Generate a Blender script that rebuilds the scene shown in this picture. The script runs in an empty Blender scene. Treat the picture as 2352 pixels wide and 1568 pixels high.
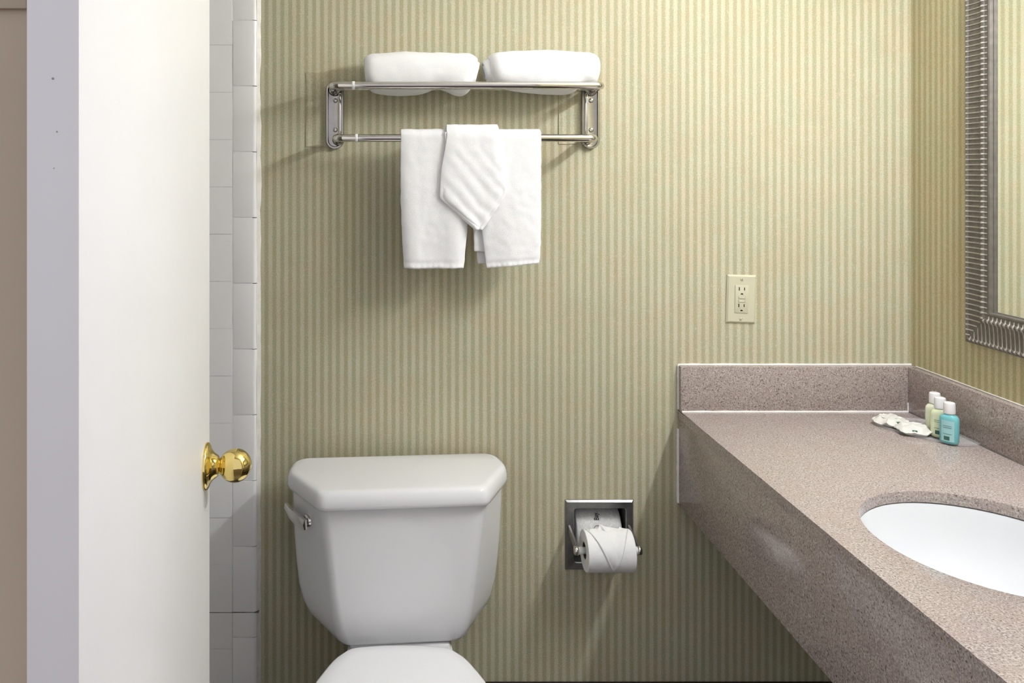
import bpy, bmesh, math, random
from mathutils import Vector, Matrix, noise as mnoise

random.seed(7)
PI = math.pi
scene = bpy.context.scene
COL = scene.collection

# ------------------------------------------------------------------ camera
CAM_H = 1.41
FPX = 1820.0
cam_d = bpy.data.cameras.new('camera')
cam = bpy.data.objects.new('camera', cam_d)
COL.objects.link(cam)
cam.location = (0, 0, CAM_H)
cam.rotation_euler = (PI / 2, 0, 0)
cam_d.sensor_fit = 'HORIZONTAL'
cam_d.sensor_width = 36.0
cam_d.lens = 36.0 * FPX / 2352.0
cam_d.shift_x = 276.0 / 2352.0
cam_d.shift_y = -389.0 / 2352.0
cam_d.clip_start = 0.02
scene.camera = cam

# ------------------------------------------------------------------ world and exposure
world = bpy.data.worlds.new('world')
scene.world = world
world.use_nodes = True
bg = world.node_tree.nodes['Background']
bg.inputs[0].default_value = (0.88, 0.86, 0.96, 1)
bg.inputs[1].default_value = 0.95
vs = scene.view_settings
vs.view_transform = 'Standard'
vs.look = 'None'
vs.gamma = 1.0
vs.use_curve_mapping = False
vs.exposure = 0.0
LAMP = 152.0          # vanity lamp emission


# ------------------------------------------------------------------ materials
def new_mat(name):
    m = bpy.data.materials.new(name)
    m.use_nodes = True
    nt = m.node_tree
    return m, nt, nt.nodes['Principled BSDF']


def nd(nt, typ, **kw):
    n = nt.nodes.new(typ)
    for k, v in kw.items():
        if k == 'inp':
            for i, val in v.items():
                n.inputs[i].default_value = val
        else:
            setattr(n, k, v)
    return n


def lk(nt, a, ao, b, bi):
    nt.links.new(a.outputs[ao], b.inputs[bi])


def math_n(nt, op, a, b=None, c=None):
    n = nd(nt, 'ShaderNodeMath', operation=op)
    for i, v in enumerate((a, b, c)):
        if v is None:
            continue
        if isinstance(v, (int, float)):
            n.inputs[i].default_value = v
        else:
            nt.links.new(v, n.inputs[i])
    return n.outputs[0]


def mix_n(nt, fac, a, b, blend='MIX'):
    n = nd(nt, 'ShaderNodeMix', data_type='RGBA', blend_type=blend)
    for sock, v in ((n.inputs[0], fac), (n.inputs[6], a), (n.inputs[7], b)):
        if isinstance(v, (int, float)):
            sock.default_value = v
        elif isinstance(v, tuple):
            sock.default_value = (v[0], v[1], v[2], 1)
        else:
            nt.links.new(v, sock)
    return n.outputs[2]


def noise_n(nt, vec, scale, detail=2, rough=0.5, dist=0.0):
    n = nd(nt, 'ShaderNodeTexNoise', inp={'Scale': scale, 'Detail': detail, 'Roughness': rough, 'Distortion': dist})
    if vec is not None:
        nt.links.new(vec, n.inputs['Vector'])
    return n.outputs[0]


def ramp_n(nt, fac, lo, hi):
    n = nd(nt, 'ShaderNodeMapRange', inp={1: lo, 2: hi, 3: 0.0, 4: 1.0})
    nt.links.new(fac, n.inputs[0])
    return n.outputs[0]


def pos(nt):
    return nd(nt, 'ShaderNodeNewGeometry').outputs['Position']


def bump(nt, bsdf, height, strength, dist):
    n = nd(nt, 'ShaderNodeBump', inp={'Strength': strength, 'Distance': dist})
    nt.links.new(height, n.inputs['Height'])
    nt.links.new(n.outputs[0], bsdf.inputs['Normal'])


def plain(name, col, rough=0.4, metal=0.0, var=0.03, vscale=30, bscale=None, bstr=0.2, bdist=0.001,
          trans=0.0, ior=1.45, alpha=1.0, emit=None, sss=0.0, spec=0.5):
    m, nt, b = new_mat(name)
    p = nd(nt, 'ShaderNodeTexCoord').outputs['Object']
    n = noise_n(nt, p, vscale, 3)
    lo = tuple(c * (1 - var) for c in col)
    hi = tuple(min(1, c * (1 + var)) for c in col)
    nt.links.new(mix_n(nt, ramp_n(nt, n, 0.3, 0.7), lo, hi), b.inputs['Base Color'])
    b.inputs['Roughness'].default_value = rough
    b.inputs['Metallic'].default_value = metal
    b.inputs['Transmission Weight'].default_value = trans
    b.inputs['IOR'].default_value = ior
    b.inputs['Specular IOR Level'].default_value = spec
    b.inputs['Alpha'].default_value = alpha
    if sss:
        b.inputs['Subsurface Weight'].default_value = sss
        b.inputs['Subsurface Radius'].default_value = (0.01, 0.01, 0.01)
    if bscale:
        bump(nt, b, noise_n(nt, p, bscale, 3, 0.6), bstr, bdist)
    if emit:
        b.inputs['Emission Color'].default_value = (emit[0], emit[1], emit[2], 1)
        b.inputs['Emission Strength'].default_value = emit[3]
    return m


def wallpaper(name, axis, warm=(1, 1, 1)):
    OFF = 0.00952 - 0.5276 + 0.01904 * 40      # a pale stripe runs 0.5276 m right of the camera
    m, nt, b = new_mat(name)
    p = pos(nt)
    sep = nd(nt, 'ShaderNodeSeparateXYZ')
    nt.links.new(p, sep.inputs[0])
    c = sep.outputs[axis]
    jit = noise_n(nt, p, 300, 3, 0.6)
    cc = math_n(nt, 'ADD', c, math_n(nt, 'MULTIPLY', math_n(nt, 'SUBTRACT', jit, 0.5), 0.0042))
    ph = math_n(nt, 'PINGPONG', math_n(nt, 'MULTIPLY', math_n(nt, 'ADD', cc, OFF), 1 / 0.01904), 0.5)      # 0..0.5
    stripe = ramp_n(nt, ph, 0.15, 0.35)
    # uneven print strength along the stripes
    pr = noise_n(nt, p, 14, 3)
    grain = noise_n(nt, p, 330, 4, 0.7)
    big = noise_n(nt, p, 9, 3, 0.6)
    midn = noise_n(nt, p, 42, 3, 0.6)
    st = math_n(nt, 'MULTIPLY', stripe, math_n(nt, 'ADD', math_n(nt, 'MULTIPLY', pr, 0.7), 0.5))
    st = math_n(nt, 'ADD', st, math_n(nt, 'MULTIPLY', math_n(nt, 'SUBTRACT', grain, 0.5), 3.0))
    nt_st = nd(nt, 'ShaderNodeClamp')
    nt.links.new(st, nt_st.inputs[0])
    dark_a, light_a = (0.402, 0.355, 0.225), (0.578, 0.530, 0.390)     # warm
    dark_b, light_b = (0.374, 0.365, 0.234), (0.557, 0.552, 0.415)     # greenish
    tint = ramp_n(nt, math_n(nt, 'ADD', math_n(nt, 'MULTIPLY', big, 0.5), math_n(nt, 'MULTIPLY', midn, 0.5)), 0.42, 0.58)
    dk = mix_n(nt, tint, dark_a, dark_b)
    lt = mix_n(nt, tint, light_a, light_b)
    colr = mix_n(nt, nt_st.outputs[0], dk, lt)
    # fine pale fibres, curling lines
    fn = noise_n(nt, p, 105, 1, 0.5, 1.4)
    fib = math_n(nt, 'LESS_THAN', math_n(nt, 'ABSOLUTE', math_n(nt, 'SUBTRACT', fn, 0.5)), 0.010)
    gate = math_n(nt, 'GREATER_THAN', noise_n(nt, p, 40, 2), 0.50)
    fib = math_n(nt, 'MULTIPLY', fib, gate)
    colr = mix_n(nt, math_n(nt, 'MULTIPLY', fib, 0.38), colr, (0.66, 0.65, 0.53))
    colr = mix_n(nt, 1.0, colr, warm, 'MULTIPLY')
    nt.links.new(colr, b.inputs['Base Color'])
    b.inputs['Roughness'].default_value = 0.72
    b.inputs['Specular IOR Level'].default_value = 0.25
    bump(nt, b, math_n(nt, 'ADD', grain, math_n(nt, 'MULTIPLY', fib, 0.6)), 0.25, 0.0006)
    return m


def granite(name):
    m, nt, b = new_mat(name)
    p = pos(nt)
    n1 = noise_n(nt, p, 340, 4, 0.7)
    n2 = noise_n(nt, p, 90, 3, 0.6)
    n3 = noise_n(nt, p, 18, 2)
    v = nd(nt, 'ShaderNodeTexVoronoi', inp={'Scale': 520.0})
    nt.links.new(p, v.inputs['Vector'])
    base = mix_n(nt, ramp_n(nt, n1, 0.36, 0.64), (0.150, 0.120, 0.105), (0.57, 0.50, 0.47))
    base = mix_n(nt, math_n(nt, 'MULTIPLY', ramp_n(nt, n2, 0.35, 0.65), 0.6), base, (0.345, 0.290, 0.265))
    base = mix_n(nt, math_n(nt, 'MULTIPLY', ramp_n(nt, n3, 0.35, 0.7), 0.35), base, (0.345, 0.260, 0.245))
    cs = nd(nt, 'ShaderNodeSeparateColor')
    nt.links.new(v.outputs['Color'], cs.inputs[0])
    pale = math_n(nt, 'MULTIPLY', math_n(nt, 'GREATER_THAN', cs.outputs[0], 0.88), 0.34)
    base = mix_n(nt, pale, base, (0.67, 0.61, 0.57))
    dk = ramp_n(nt, noise_n(nt, p, 270, 3, 0.6), 0.59, 0.67)
    base = mix_n(nt, math_n(nt, 'MULTIPLY', dk, 0.85), base, (0.075, 0.050, 0.043))
    nt.links.new(base, b.inputs['Base Color'])
    b.inputs['Roughness'].default_value = 0.13
    b.inputs['Specular IOR Level'].default_value = 0.45
    return m


def terry(name):
    m, nt, b = new_mat(name)
    p = nd(nt, 'ShaderNodeTexCoord').outputs['Object']
    n = noise_n(nt, p, 850, 4, 0.7)
    nt.links.new(mix_n(nt, ramp_n(nt, n, 0.3, 0.7), (0.88, 0.88, 0.885), (0.96, 0.96, 0.96)), b.inputs['Base Color'])
    b.inputs['Roughness'].default_value = 0.95
    b.inputs['Specular IOR Level'].default_value = 0.1
    b.inputs['Sheen Weight'].default_value = 0.25
    bump(nt, b, n, 0.6, 0.0016)
    return m


def wrapper_paper(name):
    m, nt, b = new_mat(name)
    p = nd(nt, 'ShaderNodeTexCoord').outputs['Object']
    n = noise_n(nt, p, 70, 5, 0.6, 1.5)
    edge = math_n(nt, 'LESS_THAN', math_n(nt, 'ABSOLUTE', math_n(nt, 'SUBTRACT', n, 0.5)), 0.03)
    colr = mix_n(nt, ramp_n(nt, n, 0.35, 0.65), (0.72, 0.72, 0.71), (0.86, 0.86, 0.85))
    colr = mix_n(nt, math_n(nt, 'MULTIPLY', edge, 0.25), colr, (0.42, 0.42, 0.42))
    nt.links.new(colr, b.inputs['Base Color'])
    b.inputs['Roughness'].default_value = 0.6
    return m


M = {}
M['wall_b'] = wallpaper('striped wallpaper', 0)
M['wall_r'] = wallpaper('striped wallpaper side warm-lit', 1, (1.0, 0.945, 0.83))  # same paper; the warmer light on the right wall is tinted into its colour
M['granite'] = granite('granite')
M['terry'] = terry('white terry')
M['wrapper'] = wrapper_paper('printed wrapper')
M['ceiling'] = plain('ceiling paint', (0.86, 0.86, 0.85), 0.8)
M['white_paint'] = plain('white door paint', (0.80, 0.795, 0.78), 0.38, var=0.015, vscale=6, bscale=120, bstr=0.06, bdist=0.001)
M['brown_paint'] = plain('beige wall paint', (0.52, 0.435, 0.325), 0.8, var=0.04, vscale=5, bscale=150, bstr=0.15)
M['tile'] = plain('white glazed tile', (0.89, 0.885, 0.885), 0.16, var=0.015, vscale=8, bscale=14, bstr=0.05, bdist=0.003)
M['grout'] = plain('grout', (0.70, 0.695, 0.70), 0.8, var=0.06, vscale=60)
M['dirty_grout'] = plain('dark grout', (0.17, 0.155, 0.14), 0.8, var=0.3, vscale=90)
M['caulk'] = plain('caulk', (0.74, 0.72, 0.66), 0.45, var=0.08, vscale=40, bscale=90, bstr=0.3)
M['white_caulk'] = plain('white caulk', (0.82, 0.80, 0.77), 0.5, var=0.04, vscale=50)
M['porcelain'] = plain('toilet porcelain', (0.77, 0.77, 0.775), 0.10, var=0.01, vscale=4)
M['seat'] = plain('white plastic seat', (0.86, 0.86, 0.87), 0.22, var=0.01, vscale=4)
M['sink'] = plain('sink porcelain', (0.70, 0.715, 0.735), 0.07, var=0.01, vscale=4)
M['chrome'] = plain('chrome', (0.64, 0.62, 0.59), 0.06, 1.0, var=0.03, vscale=25)
M['chrome_dull'] = plain('worn chrome', (0.36, 0.345, 0.32), 0.20, 1.0, var=0.08, vscale=40)
M['chrome_grey'] = plain('satin metal', (0.31, 0.31, 0.31), 0.38, 1.0, var=0.12, vscale=60)
M['brass'] = plain('polished brass', (0.80, 0.635, 0.24), 0.06, 1.0, var=0.03, vscale=40)
M['white_plastic'] = plain('white plastic', (0.82, 0.82, 0.80), 0.35, var=0.02)
M['almond'] = plain('ivory plastic', (0.57, 0.55, 0.40), 0.38, var=0.015)
M['black'] = plain('dark slot', (0.012, 0.011, 0.010), 0.7)
M['tissue'] = plain('tissue paper', (0.84, 0.84, 0.83), 0.9, var=0.02, vscale=90, bscale=350, bstr=0.2)
M['soap_paper'] = plain('soap wrapper', (0.70, 0.685, 0.64), 0.5, var=0.02, vscale=60)
M['core'] = plain('cardboard core', (0.14, 0.10, 0.07), 0.85, var=0.1)
M['recess'] = plain('recess metal', (0.16, 0.16, 0.155), 0.35, 0.9, var=0.1)
M['print'] = plain('black print', (0.02, 0.02, 0.02), 0.6)
M['mirror'] = plain('mirror glass', (0.90, 0.92, 0.88), 0.015, 1.0, var=0.004)
M['frame_dark'] = plain('pewter frame', (0.150, 0.135, 0.115), 0.55, 0.25, var=0.15, vscale=80)
M['frame_light'] = plain('pewter rubbed silver', (0.36, 0.335, 0.300), 0.55, 0.25, var=0.18, vscale=160)
M['base_tile'] = plain('dark base tile', (0.030, 0.022, 0.018), 0.35, var=0.1)
M['floor'] = plain('floor tile', (0.17, 0.15, 0.13), 0.35, var=0.12, vscale=12)
M['carpet'] = plain('hall carpet', (0.15, 0.12, 0.09), 0.95, var=0.15, vscale=200, bscale=400, bstr=0.4)
M['clear'] = plain('clear acrylic', (0.80, 0.79, 0.80), 0.12, alpha=0.20, var=0.005)
M['lotion'] = plain('pale green lotion', (0.70, 0.77, 0.52), 0.25, var=0.03, sss=0.15)
M['lotion_cream'] = plain('cream lotion', (0.78, 0.80, 0.62), 0.25, var=0.03, sss=0.15)
M['teal'] = plain('teal gel bottle', (0.24, 0.66, 0.70), 0.05, trans=0.22, ior=1.35, var=0.05)
M['label_teal'] = plain('pale bottle label', (0.36, 0.63, 0.66), 0.4, var=0.03)
M['label_green'] = plain('pale green label', (0.74, 0.79, 0.56), 0.4, var=0.03)
M['logo'] = plain('dark green emblem', (0.045, 0.14, 0.10), 0.5, var=0.1)
M['cap'] = plain('frosted white cap', (0.82, 0.82, 0.83), 0.3, var=0.02, sss=0.1)
M['screw'] = plain('screw metal', (0.40, 0.38, 0.34), 0.3, 1.0, var=0.1)
M['lamp'] = plain('lamp diffuser', (0.9, 0.88, 0.84), 0.5, emit=(0.945, 0.96, 1.035, LAMP))
M['scuff'] = plain('scuff mark', (0.36, 0.33, 0.36), 0.8, var=0.2, vscale=300)


# ------------------------------------------------------------------ mesh helpers
def finish(bm, name, smooth=None):
    bmesh.ops.recalc_face_normals(bm, faces=bm.faces)
    me = bpy.data.meshes.new(name)
    bm.to_mesh(me)
    bm.free()
    if smooth is not None:
        me.polygons.foreach_set('use_smooth', [True] * len(me.polygons))
        if smooth < 179:
            me.set_sharp_from_angle(angle=math.radians(smooth))
    return me


ROOT = {}


def link(name, me, m, parent=None, loc=None, local=False):
    """One mesh object. With a parent, mesh coordinates are world coordinates unless local."""
    if m is not None and not me.materials:
        me.materials.append(m)
    o = bpy.data.objects.new(name, me)
    COL.objects.link(o)
    if parent is not None:
        o.parent = parent
        rm = ROOT.get(parent.name, Matrix.Identity(4))
        ROOT[o.name] = rm
        if not local:
            me.transform(rm.inverted())
    else:
        ROOT[o.name] = Matrix.Identity(4)
    if loc is not None:
        o.location = loc
        if parent is None:
            ROOT[o.name] = Matrix.Translation(loc)
    return o


def thing(name, label, cat, loc=(0, 0, 0), rotz=0.0, group=None):
    o = bpy.data.objects.new(name, None)
    COL.objects.link(o)
    o.empty_display_size = 0.05
    o.location = loc
    o.rotation_euler = (0, 0, rotz)
    ROOT[o.name] = Matrix.Translation(loc) @ Matrix.Rotation(rotz, 4, 'Z')
    o['label'] = label
    o['category'] = cat
    if group:
        o['group'] = group
    return o


def struct(name, me, m, parent=None, label=None):
    o = link(name, me, m, parent)
    if parent is None:
        o['kind'] = 'structure'
        if label:
            o['label'] = label
    return o


def bm_box(bm, a, b, bev=0.0, seg=2):
    x0, y0, z0 = [min(p, q) for p, q in zip(a, b)]
    x1, y1, z1 = [max(p, q) for p, q in zip(a, b)]
    vs_ = [bm.verts.new(c) for c in ((x0, y0, z0), (x1, y0, z0), (x1, y1, z0), (x0, y1, z0),
                                     (x0, y0, z1), (x1, y0, z1), (x1, y1, z1), (x0, y1, z1))]
    fs = [bm.faces.new([vs_[i] for i in f]) for f in
          ((0, 3, 2, 1), (4, 5, 6, 7), (0, 1, 5, 4), (1, 2, 6, 5), (2, 3, 7, 6), (3, 0, 4, 7))]
    if bev:
        es = list({e for f in fs for e in f.edges})
        bmesh.ops.bevel(bm, geom=es, offset=bev, segments=seg, affect='EDGES', profile=0.5)


def box(a, b, bev=0.0, seg=2):
    bm = bmesh.new()
    bm_box(bm, a, b, bev, seg)
    return finish(bm, 'box', 40 if bev else None)


def boxes(lst, bev=0.0):
    bm = bmesh.new()
    for a, b in lst:
        bm_box(bm, a, b, bev)
    return finish(bm, 'boxes', 40 if bev else None)


def bm_loft(bm, rings, cap0=True, cap1=True, closed=True):
    vr = [[bm.verts.new(p) for p in r] for r in rings]
    n = len(vr[0])
    for i in range(len(vr) - 1):
        for j in range(n if closed else n - 1):
            k = (j + 1) % n
            bm.faces.new((vr[i][j], vr[i][k], vr[i + 1][k], vr[i + 1][j]))
    if cap0:
        bm.faces.new(vr[0])
    if cap1:
        bm.faces.new(list(reversed(vr[-1])))
    return vr


def loft(rings, cap0=True, cap1=True, smooth=45, closed=True):
    bm = bmesh.new()
    bm_loft(bm, rings, cap0, cap1, closed)
    return finish(bm, 'loft', smooth)


def lathe(profile, origin, axis, n=32, smooth=50, caps=True):
    """profile: (radius, distance along axis)."""
    ax = Vector(axis).normalized()
    q = Vector((0, 0, 1)) if abs(ax.z) < 0.9 else Vector((1, 0, 0))
    u = ax.cross(q).normalized()
    v = ax.cross(u)
    o = Vector(origin)
    rings = []
    for r, t in profile:
        rings.append([o + ax * t + u * (r * math.cos(2 * PI * i / n)) + v * (r * math.sin(2 * PI * i / n)) for i in range(n)])
    return loft(rings, caps, caps, smooth)


def bend_path(pts, rad, seg=8):
    pts = [Vector(p) for p in pts]
    out = [pts[0]]
    for i in range(1, len(pts) - 1):
        p, a, b = pts[i], (pts[i - 1] - pts[i]).normalized(), (pts[i + 1] - pts[i]).normalized()
        ang = a.angle(b)
        d = rad / math.tan(ang / 2)
        c = p + (a + b).normalized() * (rad / math.sin(ang / 2))
        s, e = p + a * d - c, p + b * d - c
        for k in range(seg + 1):
            t = k / seg
            om = s.angle(e)
            out.append(c + (s * math.sin((1 - t) * om) + e * math.sin(t * om)) / math.sin(om))
    out.append(pts[-1])
    return out


def bm_tube(bm, path, r, n=14, caps=True):
    path = [Vector(p) for p in path]
    t = (path[1] - path[0]).normalized()
    u = t.orthogonal().normalized()
    rings = []
    for i, p in enumerate(path):
        if i == 0:
            t2 = (path[1] - path[0]).normalized()
        elif i == len(path) - 1:
            t2 = (path[-1] - path[-2]).normalized()
        else:
            t2 = ((path[i + 1] - p).normalized() + (p - path[i - 1]).normalized()).normalized()
        u = (u - t2 * u.dot(t2)).normalized()
        v = t2.cross(u)
        rr = r(i / (len(path) - 1)) if callable(r) else r
        rings.append([p + u * (rr * math.cos(2 * PI * k / n)) + v * (rr * math.sin(2 * PI * k / n)) for k in range(n)])
    bm_loft(bm, rings, caps, caps)


def tube(path, r, n=14):
    bm = bmesh.new()
    bm_tube(bm, path, r, n)
    return finish(bm, 'tube', 60)


def round_poly(pts, radii, seg=6):
    """2-D polygon with rounded corners; always (seg+1) points per corner."""
    out = []
    n = len(pts)
    for i in range(n):
        p = Vector(pts[i])
        a = Vector(pts[i - 1]) - p
        b = Vector(pts[(i + 1) % n]) - p
        la, lb = a.length, b.length
        a.normalize()
        b.normalize()
        ang = a.angle(b)
        d = min(radii[i] / math.tan(ang / 2), la * 0.48, lb * 0.48)
        for k in range(seg + 1):
            t = k / seg
            out.append(((p + a * d) * (1 - t) ** 2 + p * (2 * t * (1 - t)) + (p + b * d) * t * t))
    return out


def interp(tab, x):
    """Smooth (Catmull-Rom) table lookup; tab sorted by key."""
    if x <= tab[0][0]:
        return tab[0][1]
    if x >= tab[-1][0]:
        return tab[-1][1]
    for i in range(len(tab) - 1):
        if tab[i][0] <= x <= tab[i + 1][0]:
            x0, y0 = tab[i]
            x1, y1 = tab[i + 1]
            m0 = (tab[i + 1][1] - tab[max(i - 1, 0)][1]) / (tab[i + 1][0] - tab[max(i - 1, 0)][0])
            j = min(i + 2, len(tab) - 1)
            m1 = (tab[j][1] - tab[i][1]) / (tab[j][0] - tab[i][0])
            h = x1 - x0
            t = (x - x0) / h
            return ((2 * t ** 3 - 3 * t * t + 1) * y0 + (t ** 3 - 2 * t * t + t) * h * m0
                    + (-2 * t ** 3 + 3 * t * t) * y1 + (t ** 3 - t * t) * h * m1)


def nz(x, y, z):
    return mnoise.noise(Vector((x, y, z)))


def at(px, py, Y):
    """The place in the room seen at a given spot of the photograph at depth Y."""
    return Vector(((px - 900) / FPX * Y, Y, CAM_H - (py - 395) / FPX * Y))


# ------------------------------------------------------------------ the room
YB = 1.90                    # wallpaper face of the back wall
XR = 1.245                   # wallpaper face of the right wall
CEIL = 2.44
HX0, HX1, HZ0, HZ1 = 0.432, 0.564, 0.473, 0.610       # opening for the recessed paper holder
wb = struct('wall_back', boxes([
    ((-1.15, YB, 0), (HX0, YB + .14, CEIL)), ((HX1, YB, 0), (XR + .1, YB + .14, CEIL)),
    ((HX0, YB, 0), (HX1, YB + .14, HZ0)), ((HX0, YB, HZ1), (HX1, YB + .14, CEIL))]), M['wall_b'])
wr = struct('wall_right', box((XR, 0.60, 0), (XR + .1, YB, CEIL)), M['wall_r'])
struct('wall_left', box((-1.25, 0.60, 0), (-1.15, YB + .14, CEIL)), M['white_paint'])
struct('floor', box((-1.15, 0.61, -.05), (XR, YB, 0)), M['floor'])
struct('hall_floor', box((-4, -6, -.05), (4, 0.61, 0)), M['carpet'])
struct('ceiling', box((-1.25, 0.60, CEIL), (XR + .1, YB + .14, CEIL + .05)), M['ceiling'])
struct('wall_front', boxes([((-1.6, 0.61, 0), (-.2785, .70, CEIL)), ((.60, .61, 0), (XR, .70, CEIL)),
                            ((-.2785, .61, 2.07), (.60, .70, CEIL))]), M['brown_paint'])
struct('wall_front_inner', boxes([((-1.15, 0.70, 0), (-.285, .704, CEIL)), ((.60, .70, 0), (XR, .704, CEIL)),
                                  ((-.285, .70, 2.07), (.60, .704, CEIL))]), M['wall_b'])
struct('trim_1', box((-1.6, .6055, 1.535), (-.2795, .61, CEIL), 0.001), M['brown_paint'])
struct('baseboard_back', box((.21, YB - .009, 0), (XR, YB, .190), .002), M['base_tile'])

# slit edges of wallpaper patches beside the towel rack
def patch(x0, x1, z0, z1, th):
    bm = bmesh.new()
    n = 16
    vf = []
    for j in range(n + 1):
        row = []
        for i in range(n + 1):
            u, v = i / n, j / n
            e = max(abs(2 * u - 1), abs(2 * v - 1)) ** 8
            lift = th * (0.35 + 1.3 * e * (0.5 + nz(u * 2, v * 3, x0 * 7)))
            row.append(bm.verts.new((x0 + (x1 - x0) * u, YB - max(lift, .0002), z0 + (z1 - z0) * v + .002 * nz(u * 4, 1, x1))))
        vf.append(row)
    for j in range(n):
        for i in range(n):
            bm.faces.new((vf[j][i], vf[j][i + 1], vf[j + 1][i + 1], vf[j + 1][i]))
    ed = [e for e in bm.edges if len(e.link_faces) == 1]
    r = bmesh.ops.extrude_edge_only(bm, edges=ed)
    for v in [g for g in r['geom'] if isinstance(g, bmesh.types.BMVert)]:
        v.co.y = YB + .001
    return finish(bm, 'patch', 40)


p0, p1 = at(703, 337, YB), at(767, 167, YB)
struct('wallpaper_patch', patch(p0.x, p1.x, p0.z, p1.z, .0024), M['wall_b'], wb)
p0, p1 = at(1283, 331, YB), at(1345, 212, YB)
struct('wallpaper_patch', patch(p0.x, p1.x, p0.z, p1.z, .0020), M['wall_b'], wb)

# ------------------------------------------------------------------ wall tiles
YT = 1.888                   # glazed face of the tiles
XJ = (533.8 - 900) / FPX * YT         # joint between the field tiles and the bullnose column
XE = (591.0 - 900) / FPX * YT         # outer edge of the bullnose column
zt = lambda py: CAM_H - (py - 395) / FPX * YT
GR = .0009


def tile_mesh(w, h, bull=False):
    bm = bmesh.new()
    bm_box(bm, (0, 0, 0), (w, YB - YT, h))
    if bull:
        es = [e for e in bm.edges if all(abs(v.co.x - w) < 1e-6 and abs(v.co.y) < 1e-6 for v in e.verts)]
        bmesh.ops.bevel(bm, geom=es, offset=.0112, segments=7, affect='EDGES', profile=0.5)
    es = [e for e in bm.edges if len(e.link_faces) == 2 and e.calc_face_angle() > 1.2
          and all(v.co.y < 1e-5 for v in e.verts)]
    bmesh.ops.bevel(bm, geom=es, offset=.0014, segments=2, affect='EDGES', profile=0.5)
    me = finish(bm, 'tile', 40)
    me.materials.append(M['tile'])
    return me


tile_cache = {}


def put_tile(x0, x1, z0, z1, bull=False):
    w, h = round(x1 - x0 - 2 * GR + (GR if bull else 0), 4), round(z1 - z0 - 2 * GR, 4)
    key = (w, h, bull)
    if key not in tile_cache:
        tile_cache[key] = tile_mesh(w, h, bull)
    o = bpy.data.objects.new('bullnose_tile' if bull else 'tile', tile_cache[key])
    COL.objects.link(o)
    o.parent = wb
    o.location = (x0 + GR + random.uniform(-.0003, .0003), YT + random.uniform(-.0004, .0004), z0 + GR)
    o.rotation_euler = (random.uniform(-.004, .004), 0, random.uniform(-.004, .004))


ztop = zt(5) + 2 * .1126
zb = zt(1406)
rows = [zb + .1126 * i for i in range(0, 18)]
low = [0.0, zt(1600), zt(1490), zb]
for ccol in range(6):
    x1 = XJ - .1126 * ccol
    for a, b in list(zip(rows[:-1], rows[1:])) + list(zip(low[:-1], low[1:])):
        if b < 2.3:
            put_tile(x1 - .1126, x1, round(a, 4), round(b, 4))
rows_b = [zb + .1567 * i for i in range(0, 13)]
low_b = [0.0, zt(1614), zt(1464), zb]
for a, b in list(zip(rows_b[:-1], rows_b[1:])) + list(zip(low_b[:-1], low_b[1:])):
    if b < 2.3:
        put_tile(XJ, XE, round(a, 4), round(b, 4), True)
struct('grout', box((XJ - .1126 * 6, YT + .0006, 0), (XE - .012, YB, rows[-1])), M['grout'], wb)
struct('stained_joint', box((XJ - .1126 * 6, YT + .0004, zb - .0014), (XE + .003, YB, zb + .0014)), M['dirty_grout'], wb)
bm = bmesh.new()
rings = []
for i in range(160):
    z = i / 159 * 2.28
    w = .0065 + .003 * nz(0, 0, z * 9) + .002 * nz(3, 0, z * 30)
    d = .0055 + .002 * nz(5, 1, z * 14)
    rings.append([(XE - .002, YB, z), (XE - .002, YB - d - .0025, z), (XE + w * .35, YB - d * .6, z), (XE + w, YB, z)])
bm_loft(bm, rings)
struct('caulk_bead', finish(bm, 'caulk', 60), M['caulk'], wb)

# ------------------------------------------------------------------ door
P2 = Vector((-.276, 1.20, 0))
DD = Vector((-.073, .9973, 0)).normalized()      # hinge edge -> latch edge
DN = Vector((DD.y, -DD.x, 0))                    # face turned to the room
DL, DT = .616, .038


def door_pt(s, q, z):                            # s from the hinge edge, q out of the face
    return P2 - DD * (DL - s) + DN * q + Vector((0, 0, z))


bm = bmesh.new()
cs_ = [door_pt(s, q, z) for z in (.012, 2.05) for s, q in ((0, 0), (DL, 0), (DL, -DT), (0, -DT))]
vv = [bm.verts.new(c) for c in cs_]
for f in ((3, 2, 1, 0), (4, 5, 6, 7), (0, 1, 5, 4), (1, 2, 6, 5), (2, 3, 7, 6), (3, 0, 4, 7)):
    bm.faces.new([vv[i] for i in f])
bmesh.ops.bevel(bm, geom=list(bm.edges), offset=.0012, segments=2, affect='EDGES', profile=.5)
door = struct('door_1', finish(bm, 'door', 40), M['white_paint'])
KZ = .979
kc = door_pt(DL - .038, 0, KZ)
knob = link('door_knob', lathe([(.0108, .010), (.0104, .015), (.0100, .0185), (.0103, .0210)] +
                               [(.0240 * math.sin(a_), .0430 - .0240 * math.cos(a_)) for a_ in [math.radians(27 + 153 * k / 22) for k in range(22)]] + [(.0008, .0670)],
                               kc, DN, 40, 60), M['brass'], door)
knob['label'] = 'polished brass door knob'
link('rosette', lathe([(.0335, 0), (.0337, .002), (.0325, .0042), (.029, .0062), (.0245, .0078), (.0195, .0115),
                       (.0165, .0155), (.0145, .0185), (.0118, .0195)], kc, DN, 40, 60), M['brass'], knob)
link('latch_plate', box((-.011, -.0006, -.028), (.011, .0006, .028), .0004), M['brass'], door, local=True)
lp = bpy.data.objects[-1] if False else door.children[-1]
lp.location = door_pt(DL + .0002, -DT / 2, KZ)
lp.rotation_euler = (0, 0, math.atan2(DD.y, DD.x) - PI / 2)
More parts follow.
